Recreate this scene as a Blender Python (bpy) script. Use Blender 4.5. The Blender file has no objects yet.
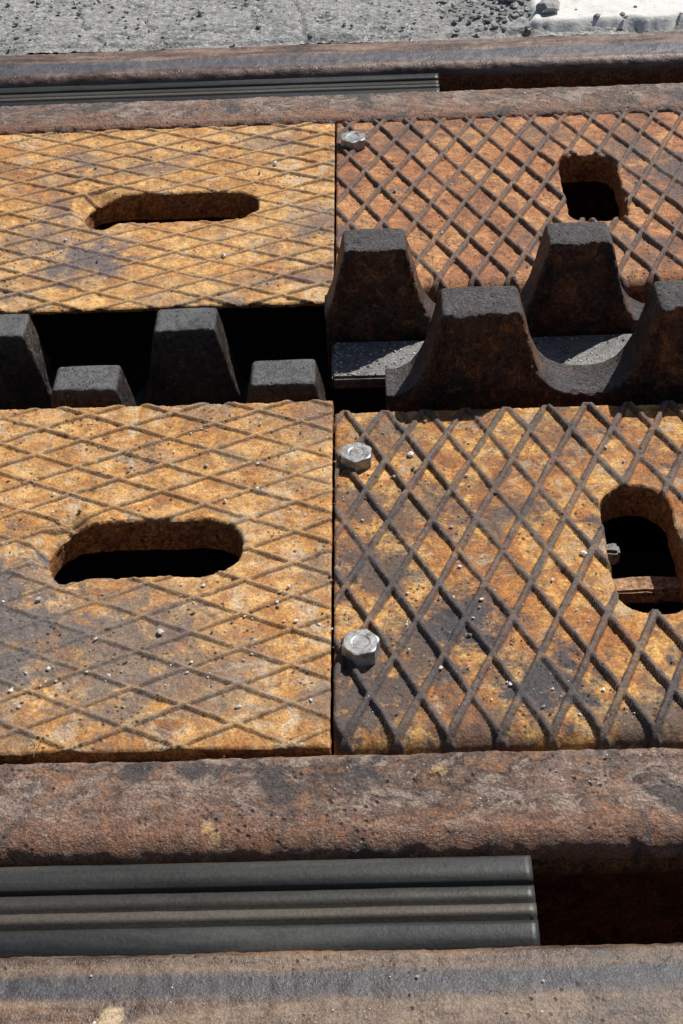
import bpy, math, random, bmesh
import numpy as np
from mathutils import Matrix, Vector
random.seed(7); rng=np.random.default_rng(7)
S=bpy.context.scene
S.view_settings.view_transform='Standard'; S.view_settings.look='None'; S.view_settings.exposure=0

# ---------------- numpy noise ----------------
def vnoise(x,y,scale,seed):
    r=np.random.default_rng(seed).random((256,256))
    X=x*scale+37.3; Y=y*scale+91.7
    xi=np.floor(X).astype(int); yi=np.floor(Y).astype(int)
    fx=X-xi; fy=Y-yi
    fx=fx*fx*(3-2*fx); fy=fy*fy*(3-2*fy)
    g=lambda a,b:r[a%256,b%256]
    return (g(xi,yi)*(1-fx)+g(xi+1,yi)*fx)*(1-fy)+(g(xi,yi+1)*(1-fx)+g(xi+1,yi+1)*fx)*fy-0.5
def fbm(x,y,scale,seed,oct=4,gain=.5):
    t=0;a=1
    for o in range(oct):
        t=t+a*vnoise(x,y,scale*2**o,seed+o*11); a*=gain
    return t
def worley(x,y,scale,seed):
    r=np.random.default_rng(seed).random((3,256,256))
    X=x*scale+50; Y=y*scale+50
    xi=np.floor(X).astype(int); yi=np.floor(Y).astype(int)
    best=np.full(x.shape,9.); sec=np.full(x.shape,9.); hid=np.zeros(x.shape)
    for i in(-1,0,1):
        for j in(-1,0,1):
            a=(xi+i);b=(yi+j)
            px=a+r[0][a%256,b%256]; py=b+r[1][a%256,b%256]
            d=np.hypot(px-X,py-Y)
            m=d<best
            sec=np.where(m,best,np.minimum(sec,d)); hid=np.where(m,r[2][a%256,b%256],hid); best=np.where(m,d,best)
    return best,sec,hid
def sstep(a,b,x):
    t=np.clip((x-a)/(b-a),0,1); return t*t*(3-2*t)

# ---------------- node helpers ----------------
class NT:
    def __init__(s,name):
        s.m=bpy.data.materials.new(name); s.m.use_nodes=True; s.t=s.m.node_tree
        s.b=s.t.nodes['Principled BSDF']; s.tc=s.t.nodes.new('ShaderNodeTexCoord')
        s.co=s.tc.outputs['Object']
    def n(s,ty,**k):
        x=s.t.nodes.new(ty)
        for a,v in k.items(): setattr(x,a,v)
        return x
    def l(s,a,b): s.t.links.new(a,b)
    def setin(s,sock,v):
        if hasattr(v,'links'): s.l(v,sock)
        elif isinstance(v,tuple) and len(v)==3 and sock.type=='RGBA': sock.default_value=(*v,1)
        else: sock.default_value=v
    def mapping(s,scale,loc=(0,0,0)):
        m=s.n('ShaderNodeMapping'); m.inputs['Scale'].default_value=scale; m.inputs['Location'].default_value=loc
        s.l(s.co,m.inputs['Vector']); return m.outputs[0]
    def noise(s,scale,detail=5,rough=.6,dist=0,co=None,seed=0):
        x=s.n('ShaderNodeTexNoise',noise_dimensions='3D')
        m=s.n('ShaderNodeVectorMath',operation='ADD'); s.l(co or s.co,m.inputs[0]); m.inputs[1].default_value=(seed*1.37,seed*2.11,seed*.73)
        s.l(m.outputs[0],x.inputs['Vector'])
        x.inputs['Scale'].default_value=scale; x.inputs['Detail'].default_value=min(detail,5)
        x.inputs['Roughness'].default_value=rough; x.inputs['Distortion'].default_value=dist
        return x.outputs['Fac']
    def ramp(s,fac,stops,interp='LINEAR'):
        x=s.n('ShaderNodeValToRGB'); r=x.color_ramp; r.interpolation=interp
        while len(r.elements)<len(stops): r.elements.new(.5)
        for e,(p,c) in zip(r.elements,stops):
            e.position=p; e.color=(*c,1) if isinstance(c,tuple) else (c,c,c,1)
        s.l(fac,x.inputs[0]); return x.outputs[0]
    def mix(s,fac,a,b,blend='MIX'):
        x=s.n('ShaderNodeMix',data_type='RGBA',blend_type=blend)
        s.setin(x.inputs[0],fac); s.setin(x.inputs[6],a); s.setin(x.inputs[7],b); return x.outputs[2]
    def math(s,op,a,b=0.,c=None,clamp=False):
        x=s.n('ShaderNodeMath',operation=op,use_clamp=clamp); s.setin(x.inputs[0],a); s.setin(x.inputs[1],b)
        if c is not None: s.setin(x.inputs[2],c)
        return x.outputs[0]
    def attr(s,name):
        x=s.n('ShaderNodeAttribute',attribute_name=name); return x.outputs['Fac']
    def bump(s,h,strength,dist):
        x=s.n('ShaderNodeBump'); x.inputs['Strength'].default_value=strength; x.inputs['Distance'].default_value=dist
        s.l(h,x.inputs['Height']); s.l(x.outputs[0],s.b.inputs['Normal'])
    def done(s,col,rough,metal=0.,spec=.5):
        s.setin(s.b.inputs['Base Color'],col); s.setin(s.b.inputs['Roughness'],rough)
        s.setin(s.b.inputs['Metallic'],metal); s.b.inputs['Specular IOR Level'].default_value=spec
        return s.m

def rust(name,cols,stain,scale=9,stain_scale=5,stain_rng=(.52,.66),rib=None,ribamt=.8,foot=.5,rough=(.55,.9),bump=.8,
         bumpd=.002,stretch=1.,speck=.0,seed=0,grain=.7,pts=(),spec=.4,orange=None,top=None,band=None,front=None,pale=None,
         dk=(.50,.40,.36),oamt=.85,footc=(.040,.022,.014),pts2=(),c2=(.55,.40,.24),prng=(.38,.46)):
    t=NT(name)
    co=t.mapping((stretch,1,1)) if stretch!=1. else t.co
    n1=t.noise(scale,8,.68,.6,co,seed)
    c=t.ramp(n1,cols)
    n2=t.noise(scale*7,6,.72,.3,co,seed+3)
    c=t.mix(t.ramp(n2,[(.40,.0),(.60,1.)]),t.mix(1.,c,dk,'MULTIPLY'),t.mix(1.,c,(1.26,1.20,1.12),'MULTIPLY'))
    n5=t.noise(scale*3.3,7,.75,1.,co,seed+8)
    if orange: c=t.mix(t.ramp(n5,[(.53,0.),(.60,oamt)]),c,orange)
    if pale: c=t.mix(t.ramp(n5,[(prng[0],.65),(prng[1],.0)]),c,pale)
    if front:
        k=t.math('MULTIPLY',t.ramp(t.attr('vfrac'),[(front[1],0.),(front[2],1.)]),t.ramp(n2,[(.35,.3),(.6,1.)]))
        c=t.mix(k,c,front[0])
    if band:
        a=t.math('ADD',t.attr('vfrac'),t.math('MULTIPLY',t.math('SUBTRACT',n5,.5),.10))
        k=t.ramp(a,[(band[1]-.03,0.),(band[1]+.03,1.),(band[2]-.03,1.),(band[2]+.05,0.)])
        c=t.mix(t.math('MULTIPLY',k,.85),c,band[0])
    if top:
        g=t.n('ShaderNodeNewGeometry'); sx=t.n('ShaderNodeSeparateXYZ'); t.l(g.outputs['Normal'],sx.inputs[0])
        kt=t.math('MULTIPLY',t.ramp(sx.outputs[2],[(.25,0.),(.8,1.)]),t.ramp(n2,[(.36,.45),(.55,1.)]))
        c=t.mix(kt,c,top)
    if rib:
        f=t.attr('rib'); rn=t.noise(30,5,.7,0,None,seed+5)
        k=t.math('MULTIPLY',f,t.ramp(rn,[(.3,ribamt*.5),(.55,ribamt)]))
        c=t.mix(k,c,rib)
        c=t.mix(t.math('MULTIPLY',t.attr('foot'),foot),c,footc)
    n3=t.noise(stain_scale,9,.75,.8,None,seed+7)
    sf=t.ramp(n3,[(stain_rng[0],0.),(stain_rng[1],.85)])
    if pts or pts2: pn=t.math('MULTIPLY',t.math('SUBTRACT',t.noise(34,7,.75,0,None,seed+9),.5),3.4)
    def blob(px,py,r,amt):
        d=t.n('ShaderNodeVectorMath',operation='DISTANCE'); t.l(t.co,d.inputs[0]); d.inputs[1].default_value=(px,py,0)
        q=t.math('DIVIDE',d.outputs['Value'],r)
        q=t.math('ADD',t.math('SUBTRACT',1.0,q),pn)
        return t.math('MULTIPLY',t.math('MULTIPLY',q,1.8,clamp=True),amt)
    for p in pts: sf=t.math('MAXIMUM',sf,blob(*p))
    c=t.mix(sf,c,stain)
    for p in pts2: c=t.mix(blob(*p),c,c2)
    g=t.noise(380,4,.75,0,None,seed+1)
    c=t.mix(grain,c,t.ramp(g,[(.32,.12),(.5,.95),(.68,1.9)]),'MULTIPLY')
    v=t.n('ShaderNodeTexVoronoi'); t.l(t.co,v.inputs['Vector']); v.inputs['Scale'].default_value=130
    pit=t.math('MULTIPLY',t.ramp(v.outputs['Distance'],[(.12,1.),(.3,0.)]),t.ramp(t.noise(22,3,.6,0,None,seed+4),[(.50,0.),(.60,.9)]))
    c=t.mix(pit,c,(.04,.018,.010))
    if speck>0:
        w=t.n('ShaderNodeTexVoronoi'); t.l(t.co,w.inputs['Vector']); w.inputs['Scale'].default_value=210
        sp=t.math('MULTIPLY',t.ramp(w.outputs['Distance'],[(.12,1.),(.22,0.)]),t.ramp(t.noise(45,4,.75,0,None,seed+6),[(.57,0.),(.64,speck)]))
        c=t.mix(sp,c,(.60,.56,.50))
    h=t.math('ADD',t.math('MULTIPLY',t.noise(110,6,.75,0,None,seed+2),1.3),t.math('MULTIPLY',g,.55))
    h=t.math('SUBTRACT',h,t.math('MULTIPLY',pit,.6))
    t.bump(h,bump,bumpd)
    r=t.ramp(n2,[(.3,rough[0]),(.7,rough[1])])
    if top: r=t.math('SUBTRACT',r,t.math('MULTIPLY',kt,.12))
    return t.done(c,r,0.,spec)

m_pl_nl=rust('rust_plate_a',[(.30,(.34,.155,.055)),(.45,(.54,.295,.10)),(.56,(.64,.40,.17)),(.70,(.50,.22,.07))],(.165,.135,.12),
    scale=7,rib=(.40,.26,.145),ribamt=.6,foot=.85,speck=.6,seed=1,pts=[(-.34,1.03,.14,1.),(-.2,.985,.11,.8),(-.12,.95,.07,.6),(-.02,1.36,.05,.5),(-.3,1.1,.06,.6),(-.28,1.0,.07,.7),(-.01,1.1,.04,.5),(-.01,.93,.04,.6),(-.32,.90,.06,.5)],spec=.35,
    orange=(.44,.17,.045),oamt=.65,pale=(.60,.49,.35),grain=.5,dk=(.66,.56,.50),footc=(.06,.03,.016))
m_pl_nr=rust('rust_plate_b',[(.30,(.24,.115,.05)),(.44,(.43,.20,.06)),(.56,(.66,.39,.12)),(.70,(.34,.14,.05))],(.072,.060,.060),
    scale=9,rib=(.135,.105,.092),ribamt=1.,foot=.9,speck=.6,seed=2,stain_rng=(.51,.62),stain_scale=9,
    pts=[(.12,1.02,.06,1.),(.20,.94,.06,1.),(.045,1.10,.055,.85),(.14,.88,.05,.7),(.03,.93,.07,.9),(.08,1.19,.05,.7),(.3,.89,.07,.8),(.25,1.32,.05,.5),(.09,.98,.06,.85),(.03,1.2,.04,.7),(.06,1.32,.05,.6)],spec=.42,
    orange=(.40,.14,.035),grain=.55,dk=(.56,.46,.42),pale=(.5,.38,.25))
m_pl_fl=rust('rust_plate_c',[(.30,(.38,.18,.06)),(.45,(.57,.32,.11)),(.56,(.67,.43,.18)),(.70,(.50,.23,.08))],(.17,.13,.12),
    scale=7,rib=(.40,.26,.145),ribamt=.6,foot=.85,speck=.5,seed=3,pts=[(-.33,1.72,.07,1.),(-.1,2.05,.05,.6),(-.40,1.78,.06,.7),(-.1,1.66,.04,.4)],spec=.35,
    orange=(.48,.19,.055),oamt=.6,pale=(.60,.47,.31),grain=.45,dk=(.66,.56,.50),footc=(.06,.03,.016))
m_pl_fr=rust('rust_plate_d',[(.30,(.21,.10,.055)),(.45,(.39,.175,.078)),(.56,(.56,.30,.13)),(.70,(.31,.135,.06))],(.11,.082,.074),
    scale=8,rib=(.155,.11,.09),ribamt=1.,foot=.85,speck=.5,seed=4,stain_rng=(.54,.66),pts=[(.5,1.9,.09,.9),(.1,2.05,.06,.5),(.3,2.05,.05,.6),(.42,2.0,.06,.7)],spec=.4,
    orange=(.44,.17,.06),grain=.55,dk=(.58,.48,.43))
m_wall=rust('rust_plate_side',[(.3,(.20,.08,.03)),(.5,(.46,.21,.065)),(.7,(.60,.32,.11))],(.08,.045,.03),scale=25,stain_scale=16,stain_rng=(.56,.7),seed=6,bump=1.,bumpd=.004)
m_rail=rust('rail_steel_rust',[(.30,(.085,.060,.052)),(.45,(.17,.118,.095)),(.58,(.27,.19,.155)),(.72,(.15,.085,.062))],(.055,.047,.045),
    scale=12,stretch=.6,stain_scale=13,stain_rng=(.52,.61),seed=8,speck=.9,rough=(.28,.65),spec=.6,bump=.9,bumpd=.004,orange=(.38,.18,.08),oamt=.6,grain=.75,prng=(.41,.48),
    front=((.28,.11,.045),.60,.92),pts=[(-.12,.842,.02,.9),(-.17,.845,.018,.9),(.02,.83,.015,.6)],pale=(.44,.33,.25),pts2=[(-.104,.785,.008,.9),(-.098,.774,.007,.9),(.09,.84,.009,.7)],c2=(.60,.38,.17))
m_railo=rust('rail_steel_worn',[(.30,(.085,.062,.045)),(.46,(.16,.112,.078)),(.6,(.24,.17,.115)),(.74,(.13,.075,.045))],(.06,.052,.046),
    scale=8,stretch=.16,stain_scale=12,stain_rng=(.55,.68),seed=12,speck=.3,rough=(.26,.5),spec=.55,bump=.6,grain=.55,band=((.045,.048,.058),.20,.38),
    orange=(.26,.13,.06),oamt=.5,pts2=[(-.163,.612,.010,.9),(-.168,.602,.010,.9)])
m_railf=rust('rail_steel_worn_far',[(.30,(.09,.065,.055)),(.46,(.16,.11,.09)),(.6,(.24,.17,.135)),(.74,(.15,.08,.055))],(.06,.055,.05),
    scale=8,stretch=.16,stain_scale=10,stain_rng=(.54,.66),seed=14,speck=.3,rough=(.28,.5),spec=.55,bump=.6,grain=.5,band=((.085,.088,.105),.48,.76))
m_railside=rust('rail_side_rust',[(.3,(.12,.055,.028)),(.5,(.32,.145,.06)),(.7,(.54,.28,.11))],(.04,.026,.018),scale=45,stain_scale=40,seed=9,bump=1.,bumpd=.008)
m_rack=rust('rack_rust_cast',[(.30,(.04,.026,.02)),(.46,(.085,.046,.031)),(.58,(.145,.070,.038)),(.72,(.32,.14,.058))],(.03,.024,.022),
    scale=20,stain_scale=12,seed=10,bump=1.,bumpd=.005,rough=(.34,.75),orange=(.30,.12,.042),top=(.115,.108,.110),grain=.85,speck=.4)
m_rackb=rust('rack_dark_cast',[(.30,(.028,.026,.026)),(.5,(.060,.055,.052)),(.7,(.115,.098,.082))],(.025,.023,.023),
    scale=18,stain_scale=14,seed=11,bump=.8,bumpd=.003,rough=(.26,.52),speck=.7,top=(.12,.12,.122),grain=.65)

# ---------------- mesh helper ----------------
def mesh_obj(name,V,F,mats,smooth=True,matidx=None,attrs=None,parent=None):
    me=bpy.data.meshes.new(name)
    V=np.asarray(V,dtype=np.float32)
    if isinstance(F,np.ndarray):
        me.vertices.add(len(V)); me.vertices.foreach_set('co',V.ravel())
        k=F.shape[1]; me.loops.add(F.size); me.loops.foreach_set('vertex_index',F.ravel().astype(np.int32))
        me.polygons.add(len(F)); me.polygons.foreach_set('loop_start',np.arange(0,F.size,k,dtype=np.int32))
        me.update(calc_edges=True)
    else: me.from_pydata(V.tolist(),[],F); me.update()
    me.validate()
    me.polygons.foreach_set('use_smooth',np.full(len(me.polygons),smooth))
    for m in mats: me.materials.append(m)
    if matidx is not None: me.polygons.foreach_set('material_index',np.asarray(matidx,dtype=np.int32))
    if attrs:
        for k,v in attrs.items():
            a=me.attributes.new(k,'FLOAT','POINT'); a.data.foreach_set('value',np.asarray(v,dtype=np.float32))
    o=bpy.data.objects.new(name,me); S.collection.objects.link(o)
    if parent: o.parent=parent
    return o

# ---------------- tread plates ----------------
def plate(x0,x1,y0,y1,W,H,slot,ribh,ribw,roundedge,seed,mat,px=0.,py=0.,thick=.042,step=.0015,ribe=.0011,lip=None,ramp=0.):
    nx=int(round((x1-x0)/step)); ny=int(round((y1-y0)/step))
    xs=np.linspace(x0,x1,nx+1); ys=np.linspace(y0,y1,ny+1)
    X,Y=np.meshgrid(xs,ys,indexing='ij')
    cx,cy,hx,hy,r=slot
    def sd(X,Y):
        qx=np.abs(X-cx)-(hx-r); qy=np.abs(Y-cy)-(hy-r)
        d=np.hypot(np.maximum(qx,0),np.maximum(qy,0))+np.minimum(np.maximum(qx,qy),0)-r
        return d+fbm(X,Y,45,seed+50,3)*.0032
    xc=(X[:-1,:-1]+X[1:,1:])/2; yc=(Y[:-1,:-1]+Y[1:,1:])/2
    keep=sd(xc,yc)>0
    ad=np.zeros((nx+1,ny+1))
    for a in(0,1):
        for b in(0,1): ad[a:nx+a,b:ny+b]+=keep
    full=np.full_like(ad,4.); full[0,:]=full[-1,:]=2; full[:,0]=full[:,-1]=2; full[0,0]=full[0,-1]=full[-1,0]=full[-1,-1]=1
    bd=(ad>0)&(ad<full)
    for it in range(3):
        e=1e-4; d=sd(X,Y); gx=(sd(X+e,Y)-sd(X-e,Y))/(2*e); gy=(sd(X,Y+e)-sd(X,Y-e))/(2*e); g=gx*gx+gy*gy+1e-6
        X=np.where(bd,X-d*gx/g,X); Y=np.where(bd,Y-d*gy/g,Y)
    D=sd(X,Y)
    xw=X+fbm(X,Y,6,seed+60,2)*.0022; yw=Y+fbm(X,Y,6,seed+61,2)*.0022
    a=(xw-px)/W+(yw-py)/H; b=(xw-px)/W-(yw-py)/H
    gl=math.sqrt(1/W**2+1/H**2)
    da=np.abs(a-np.round(a))/gl; db=np.abs(b-np.round(b))/gl
    d=np.minimum(da,db)
    wv=ribw*(1+.5*fbm(X,Y,45,seed+20,3))
    rib=1-sstep(wv/2,wv/2+ribe,d)
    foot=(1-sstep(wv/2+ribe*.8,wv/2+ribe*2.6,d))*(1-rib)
    wear=np.clip(.9+.9*fbm(X,Y,9,seed+30,4),.35,1.15)
    z=ribh*rib*wear
    z+=fbm(X,Y,10,seed+40,3)*.0012+fbm(X,Y,110,seed+41,3,.7)*.0008
    pit=np.clip(fbm(X,Y,70,seed+42,2)-.30,0,1); z-=pit*.005
    pit=np.clip(fbm(X,Y,190,seed+43,2)-.36,0,1); z-=pit*.005
    ed=np.minimum(np.minimum(X-x0,x1-X),np.minimum(Y-y0,y1-Y))
    r2=.0022; q=np.clip(r2-ed,0,r2); z-=r2-np.sqrt(r2*r2-q*q)
    q=np.clip(.003-D,0,.003); z-=.003-np.sqrt(.003**2-q*q)
    if ramp:
        k=np.clip((cx-hx*.55-X)/(hx*.3),0,1)
        z-=k*ramp*(1-sstep(0,.020,D))
    if roundedge:
        R=roundedge; q=np.clip(R-(Y-y0),0,R*.985); z-=(R-np.sqrt(R*R-q*q))*.75
    nz=fbm(X,Y,60,seed+70,3)*.0011
    Y=np.where((np.arange(ny+1)==0)[None,:],Y+nz,Y); Y=np.where((np.arange(ny+1)==ny)[None,:],Y+nz,Y)
    idx=np.arange((nx+1)*(ny+1)).reshape(nx+1,ny+1)
    F=np.stack([idx[:-1,:-1],idx[1:,:-1],idx[1:,1:],idx[:-1,1:]],-1)[keep]
    V=np.stack([X.ravel(),Y.ravel(),z.ravel()],-1)
    kp=np.pad(keep,1)
    def side(mask,c0,c1):
        i,j=np.nonzero(mask)
        return np.stack([idx[i+c0[0],j+c0[1]],idx[i+c1[0],j+c1[1]]],-1)
    E=np.concatenate([side(keep&~kp[:-2,1:-1],(0,1),(0,0)),side(keep&~kp[2:,1:-1],(1,0),(1,1)),
                      side(keep&~kp[1:-1,:-2],(0,0),(1,0)),side(keep&~kp[1:-1,2:],(1,1),(0,1))])
    u,inv=np.unique(E,return_inverse=True); inv=inv.reshape(E.shape)
    top=V[u]; lev=[0,-.006,-.013,-.02,-.03,-thick]; WV=[]; base=len(V); WF=[]
    front=top[:,1]<y0+.006
    for k,l in enumerate(lev):
        w=top.copy()
        if k:
            w[:,2]=l
            w[:,0]+=fbm(top[:,0],top[:,1]+l*3,80,seed+80,2)*.0025; w[:,1]+=fbm(top[:,0]+l*3,top[:,1],80,seed+81,2)*.0025
            w[:,2]=np.minimum(w[:,2],top[:,2]-.001*k)
            if lip and k>=2: w[:,1]=np.where(front,w[:,1]+.03,w[:,1]); w[:,2]=np.where(front,-.007-.003*k,w[:,2])
        WV.append(w)
    n=len(u)
    for k in range(len(lev)-1):
        WF.append(np.stack([base+k*n+inv[:,1],base+k*n+inv[:,0],base+(k+1)*n+inv[:,0],base+(k+1)*n+inv[:,1]],-1))
    WFa=np.concatenate(WF)
    V2=np.concatenate([V]+WV); F2=np.concatenate([F,WFa])
    mi=np.concatenate([np.zeros(len(F)),np.ones(len(WFa))])
    z0=np.zeros(len(V2)-len(V))
    used=np.unique(F2); remap=np.full(len(V2),-1); remap[used]=np.arange(len(used))
    ribA=np.concatenate([rib.ravel(),z0])[used]; ftA=np.concatenate([foot.ravel(),z0])[used]
    return mesh_obj('tread_plate',V2[used],remap[F2].astype(np.int32),[mat,m_wall],True,mi,{'rib':ribA,'foot':ftA})

G=.0015; PL=.62
RW,RH=.0455,.098; LW,LH=.097,.0475
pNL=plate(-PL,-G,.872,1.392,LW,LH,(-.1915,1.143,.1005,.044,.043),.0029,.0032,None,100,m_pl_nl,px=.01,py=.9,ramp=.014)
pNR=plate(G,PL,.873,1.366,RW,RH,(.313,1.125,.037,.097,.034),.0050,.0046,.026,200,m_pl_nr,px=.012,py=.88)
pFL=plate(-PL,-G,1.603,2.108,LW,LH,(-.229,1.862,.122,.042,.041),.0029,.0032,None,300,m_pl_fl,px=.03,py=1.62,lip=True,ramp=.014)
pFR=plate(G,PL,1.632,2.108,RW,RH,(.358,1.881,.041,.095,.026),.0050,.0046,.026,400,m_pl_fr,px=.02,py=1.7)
for o,sx in((pNL,-1),(pNR,1),(pFL,-1),(pFR,1)):
    for k in range(1,4):
        c=bpy.data.objects.new('tread_plate',o.data); c.location.x=sx*k*(PL+.002); S.collection.objects.link(c)

# ---------------- extruded profiles (rails, strips) ----------------
def xs_samples(lo,hi,flo=-1.3,fhi=1.3,st=.005):
    f=list(np.arange(max(lo,flo),min(hi,fhi)+1e-6,st))
    a=list(np.linspace(lo,f[0],8)[:-1]) if lo<f[0]-.01 else []
    b=list(np.linspace(f[-1],hi,8)[1:]) if hi>f[-1]+.01 else []
    return np.array(a+f+b)
def resample(P,n):
    P=np.array(P,float); d=np.r_[0,np.cumsum(np.hypot(*np.diff(P,axis=0).T))]
    t=np.linspace(0,d[-1],n); return np.stack([np.interp(t,d,P[:,0]),np.interp(t,d,P[:,1])],-1)
def extrude(name,P,lo,hi,mats,midx,amp=.0008,seed=0,st=.005):
    P=np.array(P,float); xs=xs_samples(lo,hi,st=st); n=len(P); m=len(xs)
    T=np.gradient(P,axis=0); T/=np.hypot(T[:,0],T[:,1])[:,None]+1e-9; N=np.stack([T[:,1],-T[:,0]],-1)*-1
    s=np.r_[0,np.cumsum(np.hypot(*np.diff(P,axis=0).T))]
    XX,SS=np.meshgrid(xs,s,indexing='ij')
    disp=fbm(XX,SS,14,seed,3)*amp*1.4+fbm(XX,SS,110,seed+5,3,.7)*amp
    disp*= (np.abs(XX)<1.29)
    V=np.zeros((m,n,3)); V[...,0]=xs[:,None]; V[...,1]=P[None,:,0]+disp*N[None,:,0]; V[...,2]=P[None,:,1]+disp*N[None,:,1]
    idx=np.arange(m*n).reshape(m,n)
    F=np.stack([idx[:-1,:-1],idx[:-1,1:],idx[1:,1:],idx[1:,:-1]],-1).reshape(-1,4)
    mi=np.tile(np.array(midx),m-1)
    Fl=[tuple(int(q) for q in f) for f in F]; Fl+= [tuple(int(q) for q in idx[0,::-1]),tuple(int(q) for q in idx[-1])]
    mi=np.r_[mi,[midx[0]]*2]
    yy=P[:,0]; vf=(yy.max()-yy)/(yy.max()-yy.min())
    return mesh_obj(name,V.reshape(-1,3),Fl,mats,True,mi,{'vfrac':np.tile(vf,m)})
def arc(cy,cz,r,a0,a1,n=7):
    return [(cy+r*math.cos(math.radians(a)),cz+r*math.sin(math.radians(a))) for a in np.linspace(a0,a1,n)]
def rail(yf,yn,top,rf,rn,seed,mat,amp=.0013,crown=.0022):
    P=[(yf-.035,-.24),(yf-.035,-.062),(yf,-.050)]
    P+=arc(yf-rf,top-rf,rf,0,75)
    k0=P[-1]
    for t in np.linspace(.05,.95,22):
        y=k0[0]+(yn+rn*(1-math.cos(math.radians(75)))-k0[0])*t
        P.append((y,top-.0016+crown*math.sin(math.pi*t)))
    P+=arc(yn+rn,top-rn,rn,105,180,9)
    nt=len(P)-1
    P+=[(yn-.001,top-rn-.006),(yn-.002,top-rn-.012),(yn-.001,-.040),(yn+.001,-.046),(yn+.005,-.052),(yn+.035,-.062),(yn+.035,-.24)]
    mi=[1,1,1]+[0]*(nt-3)+[1]*(len(P)-1-nt)
    return extrude('steel_rail',P,-12,12,[mat,m_railside],mi,amp=amp,seed=seed,st=.004)
rail(.8655,.762,.003,.016,.026,1,m_rail,amp=.0019)
rail(.670,.560,-.001,.012,.02,2,m_railo,amp=.0012)
rail(2.222,2.116,.003,.028,.014,3,m_rail,amp=.0018)
rail(2.412,2.300,.003,.016,.020,4,m_railf,amp=.0012)

# rubber strips
t=NT('black_rubber'); co=t.mapping((.12,1,1))
n1=t.noise(28,6,.65,.3,co,1); c=t.ramp(n1,[(.35,(.012,.0135,.014)),(.55,(.024,.026,.026)),(.72,(.055,.054,.050))])
dust=t.math('MULTIPLY',t.attr('dust'),t.ramp(t.noise(9,6,.7,0,co,4),[(.3,.25),(.65,.8)]))
c=t.mix(dust,c,(.12,.098,.072))
c=t.mix(.4,c,t.ramp(t.noise(340,3,.7,0,None,2),[(.35,.5),(.65,1.6)]),'MULTIPLY')
t.bump(t.noise(160,5,.7,0,None,3),.35,.0012)
m_rub=t.done(c,t.ramp(n1,[(.3,.36),(.7,.6)]),0.,.4)
def strip(yf,yn,z,seed,hi=.163):
    w=yf-yn
    pr=[(0,-.10,0),(0,-.005,0),(.02,-.001,.1),(.05,0,.1),(.16,.0005,.1),(.29,0,.15),(.305,-.002,.1),(.312,-.009,.1),(.335,-.009,.2),(.341,-.003,.2),(.36,-.002,.25),(.44,-.002,.35),(.50,-.003,.4),(.515,-.007,.5),(.532,-.007,.6),(.54,-.003,.8),
        (.56,-.002,.9),(.62,-.002,.9),(.66,-.003,.7),(.675,-.011,.3),(.705,-.011,.1),(.712,-.004,.1),(.76,-.003,.05),(.86,-.004,.0),(.96,-.006,.0),(.99,-.009,.2),(1,-.10,0)]
    P=[(yf-w*a,z+b) for a,b,_ in pr]
    dv=np.array([d for _,_,d in pr])
    o=extrude('rubber_strip',P,-12,hi,[m_rub],[0]*(len(P)-1),amp=.0003,seed=seed,st=.006)
    m=len(o.data.vertices)//len(P)
    a=o.data.attributes.new('dust','FLOAT','POINT'); a.data.foreach_set('value',np.tile(dv,m).astype(np.float32))
    return o
strip(.7595,.6725,-.010,20,hi=.166)
strip(2.297,2.226,-.008,21,hi=.168)

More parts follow.
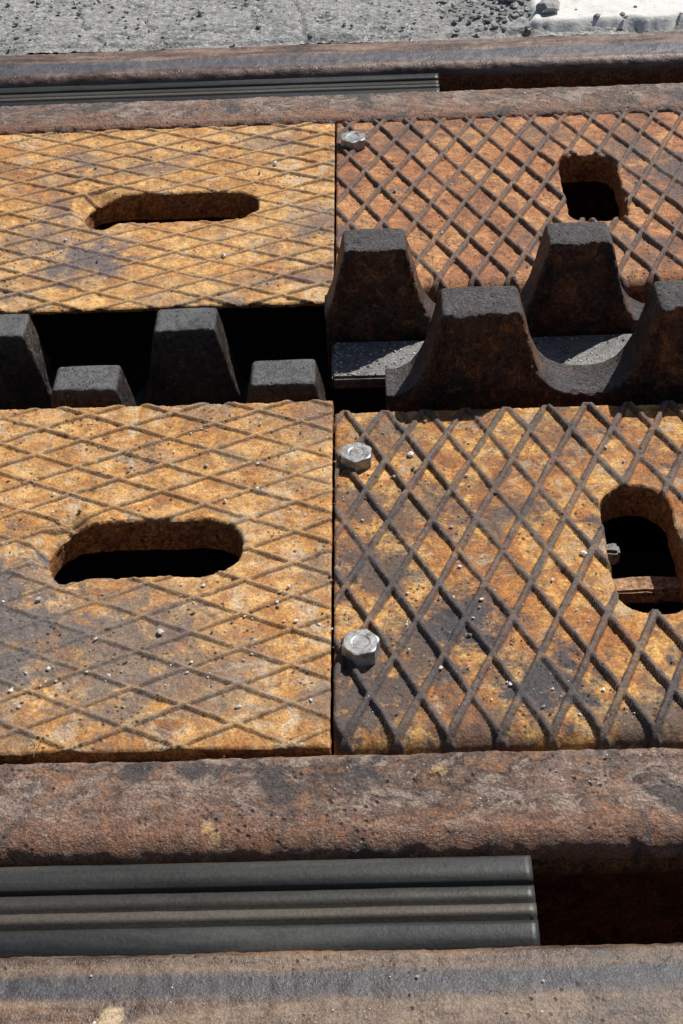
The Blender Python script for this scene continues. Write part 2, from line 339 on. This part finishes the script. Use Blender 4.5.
# ---------------- rack bars ----------------
def rack(centres,xlo,xhi,y0,y1,dz,mat,seed,hw=.042,zbot=-.19,rough=.0022,H=.105,vd=.14,wk=1.):
    k=vd/.14
    half=[(0,H),(hw*.5,H),(hw*.94,H-.0005),(hw,H-.003),(hw+.008*wk,H-.040*k),(hw+.017*wk,H-.085*k),(hw+.025*wk,H-.108*k),(hw+.036*wk,H-.126*k),(hw+.052*wk,H-.137*k),(hw+.066*wk,H-.140*k)]
    pts=[]
    for c in centres:
        L=[(c-a,b) for a,b in half[::-1]]+[(c+a,b) for a,b in half[1:]]
        if pts and L[0][0]<=pts[-1][0]+.002: L=[p for p in L if p[0]>pts[-1][0]+.002]
        pts+=L
    pts=[p for p in pts if xlo<p[0]<xhi]
    P=[(xlo,pts[0][1])]+pts+[(xhi,pts[-1][1])]
    L=sum(math.hypot(P[i+1][0]-P[i][0],P[i+1][1]-P[i][1]) for i in range(len(P)-1))
    P=resample(P,int(L/.0028)); P[:,1]+=dz
    P[1:-1]=P[1:-1]*.5+(P[:-2]+P[2:])*.25
    T=np.gradient(P,axis=0); T/=np.hypot(T[:,0],T[:,1])[:,None]; N=np.stack([-T[:,1],T[:,0]],-1)
    r=.0042; cols=[]; nd=40
    def at(off,y):
        q=P-N*off; return np.stack([q[:,0],np.full(len(P),y),q[:,1]],-1)
    f0=at(r,y0)
    for k in range(nd,0,-1):
        w=f0.copy(); w[:,2]=f0[:,2]+(zbot+dz-f0[:,2])*(k/nd); cols.append(w)
    cols.append(f0)
    for a in(30,60): cols.append(at(r*(1-math.sin(math.radians(a))),y0+r*(1-math.cos(math.radians(a)))))
    for y in np.linspace(y0+r,y1-r,14): cols.append(at(0,y))
    for a in(60,30): cols.append(at(r*(1-math.sin(math.radians(a))),y1-r*(1-math.cos(math.radians(a)))))
    b0=at(r,y1); cols.append(b0)
    for k in range(1,9):
        w=b0.copy(); w[:,2]=b0[:,2]+(zbot+dz-b0[:,2])*k/8; cols.append(w)
    A=np.array(cols); x,y,z=A[...,0].copy(),A[...,1].copy(),A[...,2].copy()
    nn=fbm(x+y*2,z+y,110,seed,4,.7); n2=fbm(x+y*2,z-y,22,seed+9,3)
    fr=(np.arange(A.shape[0])<nd+2)[:,None]
    A[...,1]+=np.where(fr,1,0)*(nn*rough*1.5+n2*rough*.8)
    A[...,2]+=(fbm(x,y,60,seed+3,3)*.0006+fbm(x,y,15,seed+4,2)*.0016)*np.where(fr,.6,1)
    A[...,0]+=fbm(z,y,50,seed+5,3)*.0012
    K,M=A.shape[:2]; idx=np.arange(K*M).reshape(K,M)
    F=np.stack([idx[:-1,:-1],idx[:-1,1:],idx[1:,1:],idx[1:,:-1]],-1).reshape(-1,4)
    Fl=[tuple(map(int,f)) for f in F]+[tuple(map(int,idx[:,0])),tuple(map(int,idx[::-1,-1]))]
    return mesh_obj('rack_rail',A.reshape(-1,3),Fl,[mat],True)
rack([.169+.2417*k for k in range(0,7)],.060,1.6,1.405,1.465,-.004,m_rack,1,hw=.044,rough=.0034,vd=.111)
rack([.052+.245*k for k in range(0,7)],-.012,1.6,1.553,1.606,-.004,m_rack,2,hw=.037,rough=.0026,vd=.12)
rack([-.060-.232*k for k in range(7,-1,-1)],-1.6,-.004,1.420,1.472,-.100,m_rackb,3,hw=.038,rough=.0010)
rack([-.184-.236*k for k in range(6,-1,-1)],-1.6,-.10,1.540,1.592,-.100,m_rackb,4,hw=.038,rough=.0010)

def rough_box(name,x0,x1,y0,y1,z0,z1,mat,seed,st=.005,amp=.002,cuts=8):
    bm=bmesh.new(); bmesh.ops.create_cube(bm,size=1)
    for v in bm.verts: v.co=Vector(((x0+x1)/2+v.co.x*(x1-x0),(y0+y1)/2+v.co.y*(y1-y0),(z0+z1)/2+v.co.z*(z1-z0)))
    bmesh.ops.bevel(bm,geom=bm.edges[:],offset=min(.003,(z1-z0)*.2),segments=2,affect='EDGES')
    bmesh.ops.subdivide_edges(bm,edges=[e for e in bm.edges if e.calc_length()>st*2],cuts=cuts,use_grid_fill=True)
    for v in bm.verts:
        a=fbm(np.array([v.co.x]),np.array([v.co.y+v.co.z]),60,seed,3)[0]*amp
        v.co+=Vector((a,a,a))
    me=bpy.data.meshes.new(name); bm.to_mesh(me); bm.free(); me.materials.append(mat)
    o=bpy.data.objects.new(name,me); S.collection.objects.link(o); return o
m_grit=rust('worn_bracket_steel',[(.3,(.07,.055,.045)),(.5,(.15,.125,.105)),(.7,(.22,.17,.13))],(.06,.05,.045),scale=22,seed=31,bump=.6,rough=(.3,.6),speck=1.,grain=.6,top=(.22,.215,.21))
rough_box('rack_spacer_plate',-.004,1.6,1.467,1.545,-.040,-.022,m_grit,5,amp=.0008,cuts=10)
m_led=rust('ledge_rust',[(.3,(.3,.16,.08)),(.5,(.5,.33,.2)),(.7,(.55,.42,.3))],(.2,.14,.1),scale=20,seed=21)
rough_box('support_ledge',.25,.37,1.108,1.132,-.066,-.046,m_led,6)
rough_box('support_ledge',.262,.296,1.150,1.166,-.05,-.030,m_grit,7)

# ---------------- bolts ----------------
t=NT('galvanised_steel'); n=t.noise(110,6,.75,0,None,1)
c=t.ramp(n,[(.35,(.13,.11,.095)),(.48,(.30,.295,.29)),(.60,(.42,.41,.40)),(.7,(.28,.18,.11))]); t.bump(t.noise(260,4),.35,.0012); m_bolt=t.done(c,t.ramp(n,[(.3,.38),(.7,.6)]),.5)
def bolt(x,y,z,r,rot,h=.0135):
    V=[];F=[]
    def ring(n,rad,zz,ro=0):
        b=len(V)
        for i in range(n):
            a=2*math.pi*i/n; V.append((x+rad*math.cos(a+ro),y+rad*math.sin(a+ro),z+zz))
        return list(range(b,b+n))
    def hexring(sc,zz,clip=None):
        b=len(V); n=48
        for i in range(n):
            a=2*math.pi*i/n; k=((a)%(math.pi/3))-math.pi/6; rr=r*sc*math.cos(math.pi/6)/math.cos(k)
            if clip: rr=min(rr,r*clip)
            V.append((x+rr*math.cos(a+rot),y+rr*math.sin(a+rot),z+zz))
        return list(range(b,b+n))
    def br(a,b):
        n=len(a)
        for i in range(n): F.append((a[i],a[(i+1)%n],b[(i+1)%n],b[i]))
    n=48
    R=[hexring(1,-.010),hexring(1,h-.0016),hexring(1,h-.0005,.95),ring(n,r*.85,h,rot),ring(n,r*.5,h,rot),ring(n,r*.42,h-.0005,rot)]
    for a,b in zip(R[:-1],R[1:]): br(a,b)
    F.append(tuple(R[-1]))
    mesh_obj('hex_bolt',V,F,[m_bolt],False)
bolt(.025,1.274,.001,.0185,.45,.014); bolt(.027,.983,.001,.0185,.25,.016); bolt(.026,2.03,.001,.0205,.5,.014)

# ---------------- stones / grit ----------------
def stones(name,pos,sizes,mat,sub=1,flat=.6,seed=0):
    bm=bmesh.new(); bmesh.ops.create_icosphere(bm,subdivisions=sub,radius=1); bm.verts.ensure_lookup_table()
    B=np.array([v.co[:] for v in bm.verts]); BF=np.array([[v.index for v in f.verts] for f in bm.faces]); bm.free()
    r=np.random.default_rng(seed); V=[];F=[];A=[]
    for i,(p,s) in enumerate(zip(pos,sizes)):
        sc=np.array([r.uniform(.6,1.3),r.uniform(.6,1.2),flat*r.uniform(.6,1.2)])*s
        w=B*(1+r.uniform(-.28,.28,(len(B),1)))*sc
        a=r.uniform(0,6.28); c,s_=math.cos(a),math.sin(a)
        w=np.stack([w[:,0]*c-w[:,1]*s_,w[:,0]*s_+w[:,1]*c,w[:,2]],-1)+np.array(p)
        V.append(w);F.append(BF+i*len(B));A.append(np.full(len(B),r.random()))
    return mesh_obj(name,np.concatenate(V),np.concatenate(F).astype(np.int32),[mat],False,None,{'rnd':np.concatenate(A)})
t=NT('grit_stone'); c=t.ramp(t.attr('rnd'),[(0,(.10,.07,.05)),(.25,(.30,.24,.17)),(.5,(.55,.52,.47)),(.8,(.74,.72,.68)),(1,(.8,.79,.77))])
c=t.mix(.3,c,t.ramp(t.noise(300,3),[(.3,.4),(.7,1.3)]),'MULTIPLY'); m_gs=t.done(c,.9)
pos=[];sz=[]
def inslot(x,y):
    for(cx,cy,hx,hy)in((-.1915,1.143,.125,.055),(.311,1.127,.045,.10),(-.229,1.862,.147,.055),(.360,1.883,.05,.10)):
        if abs(x-cx)<hx and abs(y-cy)<hy: return True
    return False
cl=[(.14,1.02),(-.1,1.33),(.05,1.22),(-.25,.97),(.2,.93),(-.35,1.2),(-.1,1.0),(.1,1.7),(-.4,1.75),(-.2,1.3),(.08,1.3),(-.06,1.05)]
while len(pos)<1350:
    x=random.uniform(-.6,.6); y=random.uniform(.9,1.36) if random.random()<.6 else random.uniform(1.66,2.1)
    if random.random()<.45:
        cx,cy=random.choice(cl)
        x=random.gauss(cx,.05); y=random.gauss(cy,.035)
        if not(.9<y<1.36 or 1.66<y<2.1): continue
    if inslot(x,y): continue
    s=min(.0040,.0005+random.expovariate(1/.00055)); pos.append((x,y,.0006+s*.5)); sz.append(s)
for _ in range(500):
    s=.0005+random.random()*.0013; x=random.random()**2*.9; pos.append((x,random.uniform(1.470,1.540),-.0215+s*.3)); sz.append(s)
for _ in range(130):
    s=.0005+random.random()*.0011; pos.append((random.uniform(-.6,.6),random.choice([random.uniform(.8,.86),random.uniform(2.13,2.2)]),.0035+s*.2)); sz.append(s)
for _ in range(40):
    s=.0005+random.random()*.0009; pos.append((random.uniform(-.6,.6),random.uniform(.6,.65),-.0005+s*.2)); sz.append(s)
stones('grit_debris',pos,sz,m_gs,1,.7,3)
t=NT('dry_straw'); m_st=t.done((.42,.32,.18),.8)
V=[];F=[]
for (x,y,a,L) in((-.27,.866,.3,.03),(-.262,.863,1.2,.022),(-.16,.872,-.2,.02)):
    b=len(V)
    for k in range(7):
        u=k/6; px=x+math.cos(a+u*.8)*L*u; py=y+math.sin(a+u*.8)*L*u; pz=.004+.006*math.sin(u*3)
        for q in range(3):
            V.append((px+.0005*math.cos(q*2.1),py+.0005*math.sin(q*2.1),pz+.0005*math.sin(q*2.1+1)))
    for k in range(6):
        for q in range(3): F.append((b+k*3+q,b+k*3+(q+1)%3,b+k*3+3+(q+1)%3,b+k*3+3+q))
mesh_obj('straw_debris',V,F,[m_st])

# ---------------- road, bed, patch ----------------
t=NT('asphalt')
v=t.n('ShaderNodeTexVoronoi'); t.l(t.co,v.inputs['Vector']); v.inputs['Scale'].default_value=160
vc=t.n('ShaderNodeSeparateColor'); t.l(v.outputs['Color'],vc.inputs[0])
c=t.ramp(vc.outputs[0],[(0,(.18,.18,.178)),(.4,(.28,.278,.268)),(.8,(.38,.375,.358)),(1,(.50,.495,.47))])
c=t.mix(t.ramp(v.outputs['Distance'],[(.45,0.),(.8,.55)]),c,(.12,.118,.115))
c=t.mix(t.ramp(t.noise(7,7,.7,.5,None,2),[(.42,0.),(.62,.5)]),c,(.38,.372,.35))
c=t.mix(t.ramp(t.noise(5,7,.75,.5,None,5),[(.56,0.),(.62,.4)]),c,(.12,.12,.12))
c=t.mix(.5,c,t.ramp(t.noise(330,4,.7),[(.3,.3),(.7,1.6)]),'MULTIPLY')
t.bump(t.math('SUBTRACT',t.noise(300,5,.7),t.math('MULTIPLY',v.outputs['Distance'],.8)),.7,.003)
m_asph=t.done(c,.9)
x0,x1,y0,y1=-1.2,1.2,2.416,3.4; st=.0045
xs=np.arange(x0,x1+1e-6,st); ys=np.arange(y0,y1+1e-6,st); X,Y=np.meshgrid(xs,ys,indexing='ij')
d1,d2,hid=worley(X,Y,90,5); e1,e2,h2=worley(X,Y,40,6)
Z=-.004+fbm(X,Y,5,500,4)*.012+np.clip(1-d1*1.3,0,1)*hid*.0045+np.clip(.5-e1,0,.5)*(h2>.9)*.008
crk=np.abs(fbm(X,Y,6,505,4)); Z-=np.clip(.03-crk,0,.03)*.3
Z=np.where(Y<y0+.02,Z-.004,Z)
nx,ny=len(xs),len(ys); idx=np.arange(nx*ny).reshape(nx,ny)
F=np.stack([idx[:-1,:-1],idx[1:,:-1],idx[1:,1:],idx[:-1,1:]],-1).reshape(-1,4).tolist()
V=np.stack([X.ravel(),Y.ravel(),Z.ravel()],-1).tolist()
xe,ye=xs[-1],ys[-1]
for (a,bb,c_,d_) in((-80,x0,y0,ye),(xe,80,y0,ye),(-80,80,ye,120),(-80,80,-80,.556)):
    k=len(V); V+=[(a,c_,-.006),(bb,c_,-.006),(bb,d_,-.006),(a,d_,-.006)]; F.append((k,k+1,k+2,k+3))
k=len(V); V+=[(-80,y0,-.012),(80,y0,-.012),(80,y0,-.3),(-80,y0,-.3)]; F.append((k+3,k+2,k+1,k))
mesh_obj('asphalt_road',V,F,[m_asph],True)
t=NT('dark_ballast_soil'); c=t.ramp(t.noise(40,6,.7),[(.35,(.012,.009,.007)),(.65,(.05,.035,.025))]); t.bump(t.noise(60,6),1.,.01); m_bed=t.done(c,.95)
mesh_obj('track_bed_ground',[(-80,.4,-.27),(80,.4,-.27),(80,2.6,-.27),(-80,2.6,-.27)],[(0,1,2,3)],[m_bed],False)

t=NT('white_painted_concrete'); n=t.noise(30,8,.7,0,None,1)
c=t.ramp(n,[(.30,(.55,.53,.48)),(.45,(.70,.685,.64)),(.7,(.78,.765,.72))]); c=t.mix(t.ramp(t.noise(110,5,.75,0,None,3),[(.58,0.),(.66,.6)]),c,(.35,.33,.3))
t.bump(t.noise(200,5),.5,.002); m_wh=t.done(c,.85)
xs=np.arange(.28,2.5,.005); ys=np.arange(2.43,3.2,.005); X,Y=np.meshgrid(xs,ys,indexing='ij')
edge=.336+fbm(Y,Y*0,22,700,4)*.03+(Y-2.43)*(-.05)
sdf=np.minimum(X-edge,Y-(2.452+fbm(X,X*0,22,701,4)*.02))
Z=.009+np.clip(sdf*1.2,-.03,.003)+fbm(X,Y,8,702,2)*.002+fbm(X,Y,90,703,2)*.001
nx,ny=len(xs),len(ys); idx=np.arange(nx*ny).reshape(nx,ny)
F=np.stack([idx[:-1,:-1],idx[1:,:-1],idx[1:,1:],idx[:-1,1:]],-1).reshape(-1,4)
mesh_obj('concrete_slab',np.stack([X.ravel(),Y.ravel(),Z.ravel()],-1),F.astype(np.int32),[m_wh])

t=NT('gravel_stone'); c=t.ramp(t.attr('rnd'),[(0,(.20,.20,.20)),(.5,(.31,.305,.295)),(1,(.46,.45,.42))])
c=t.mix(.6,c,t.ramp(t.noise(200,4,.7),[(.3,.4),(.7,1.4)]),'MULTIPLY'); t.bump(t.noise(250,4),.6,.003); m_gv=t.done(c,.9)
pos=[];sz=[]
for _ in range(1200):
    s=.0012+random.expovariate(1/.0014); s=min(s,.006); pos.append((random.uniform(-.9,.34),random.uniform(2.42,3.1),.001+s*.1)); sz.append(s)
for _ in range(190):
    s=.002+random.random()*.006; pos.append((random.gauss(.29,.045),random.uniform(2.43,2.75),.001+s*.3)); sz.append(s)
for _ in range(18):
    s=.002+random.random()*.004; pos.append((random.uniform(.36,.7),random.uniform(2.43,2.6),.012)); sz.append(s)
pos+=[(.362,2.49,.018),(.30,2.56,.01),(.44,2.455,.012)]; sz+=[.019,.014,.008]
stones('gravel',pos,sz,m_gv,2,.6,9)

# ---------------- light, sky, camera ----------------
el=math.radians(49); az=math.radians(42)
w=bpy.data.worlds.new('World'); S.world=w; w.use_nodes=True
nt=w.node_tree; bg=nt.nodes['Background']; sk=nt.nodes.new('ShaderNodeTexSky'); sk.sky_type='NISHITA'; sk.sun_disc=False
sk.sun_elevation=el; sk.sun_rotation=az; nt.links.new(sk.outputs[0],bg.inputs[0]); bg.inputs[1].default_value=.055
L=bpy.data.lights.new('sun','SUN'); L.energy=5.0; L.angle=math.radians(.5); L.color=(1,.97,.92)
lo=bpy.data.objects.new('sun',L); S.collection.objects.link(lo)
dv=Vector((math.sin(az)*math.cos(el),math.cos(az)*math.cos(el),math.sin(el)))
lo.rotation_euler=dv.to_track_quat('Z','Y').to_euler(); lo.location=dv*20
cam=bpy.data.cameras.new('camera'); co=bpy.data.objects.new('camera',cam); S.collection.objects.link(co)
cam.sensor_fit='VERTICAL'; cam.sensor_height=24; cam.lens=24*1490/1024; cam.clip_start=.02; cam.clip_end=400
co.matrix_world=Matrix.Translation((.045,0,1))@Matrix.Rotation(math.radians(1.75),4,'Z')@Matrix.Rotation(math.radians(50),4,'X')@Matrix.Rotation(math.radians(-2.73),4,'Z')
S.camera=co
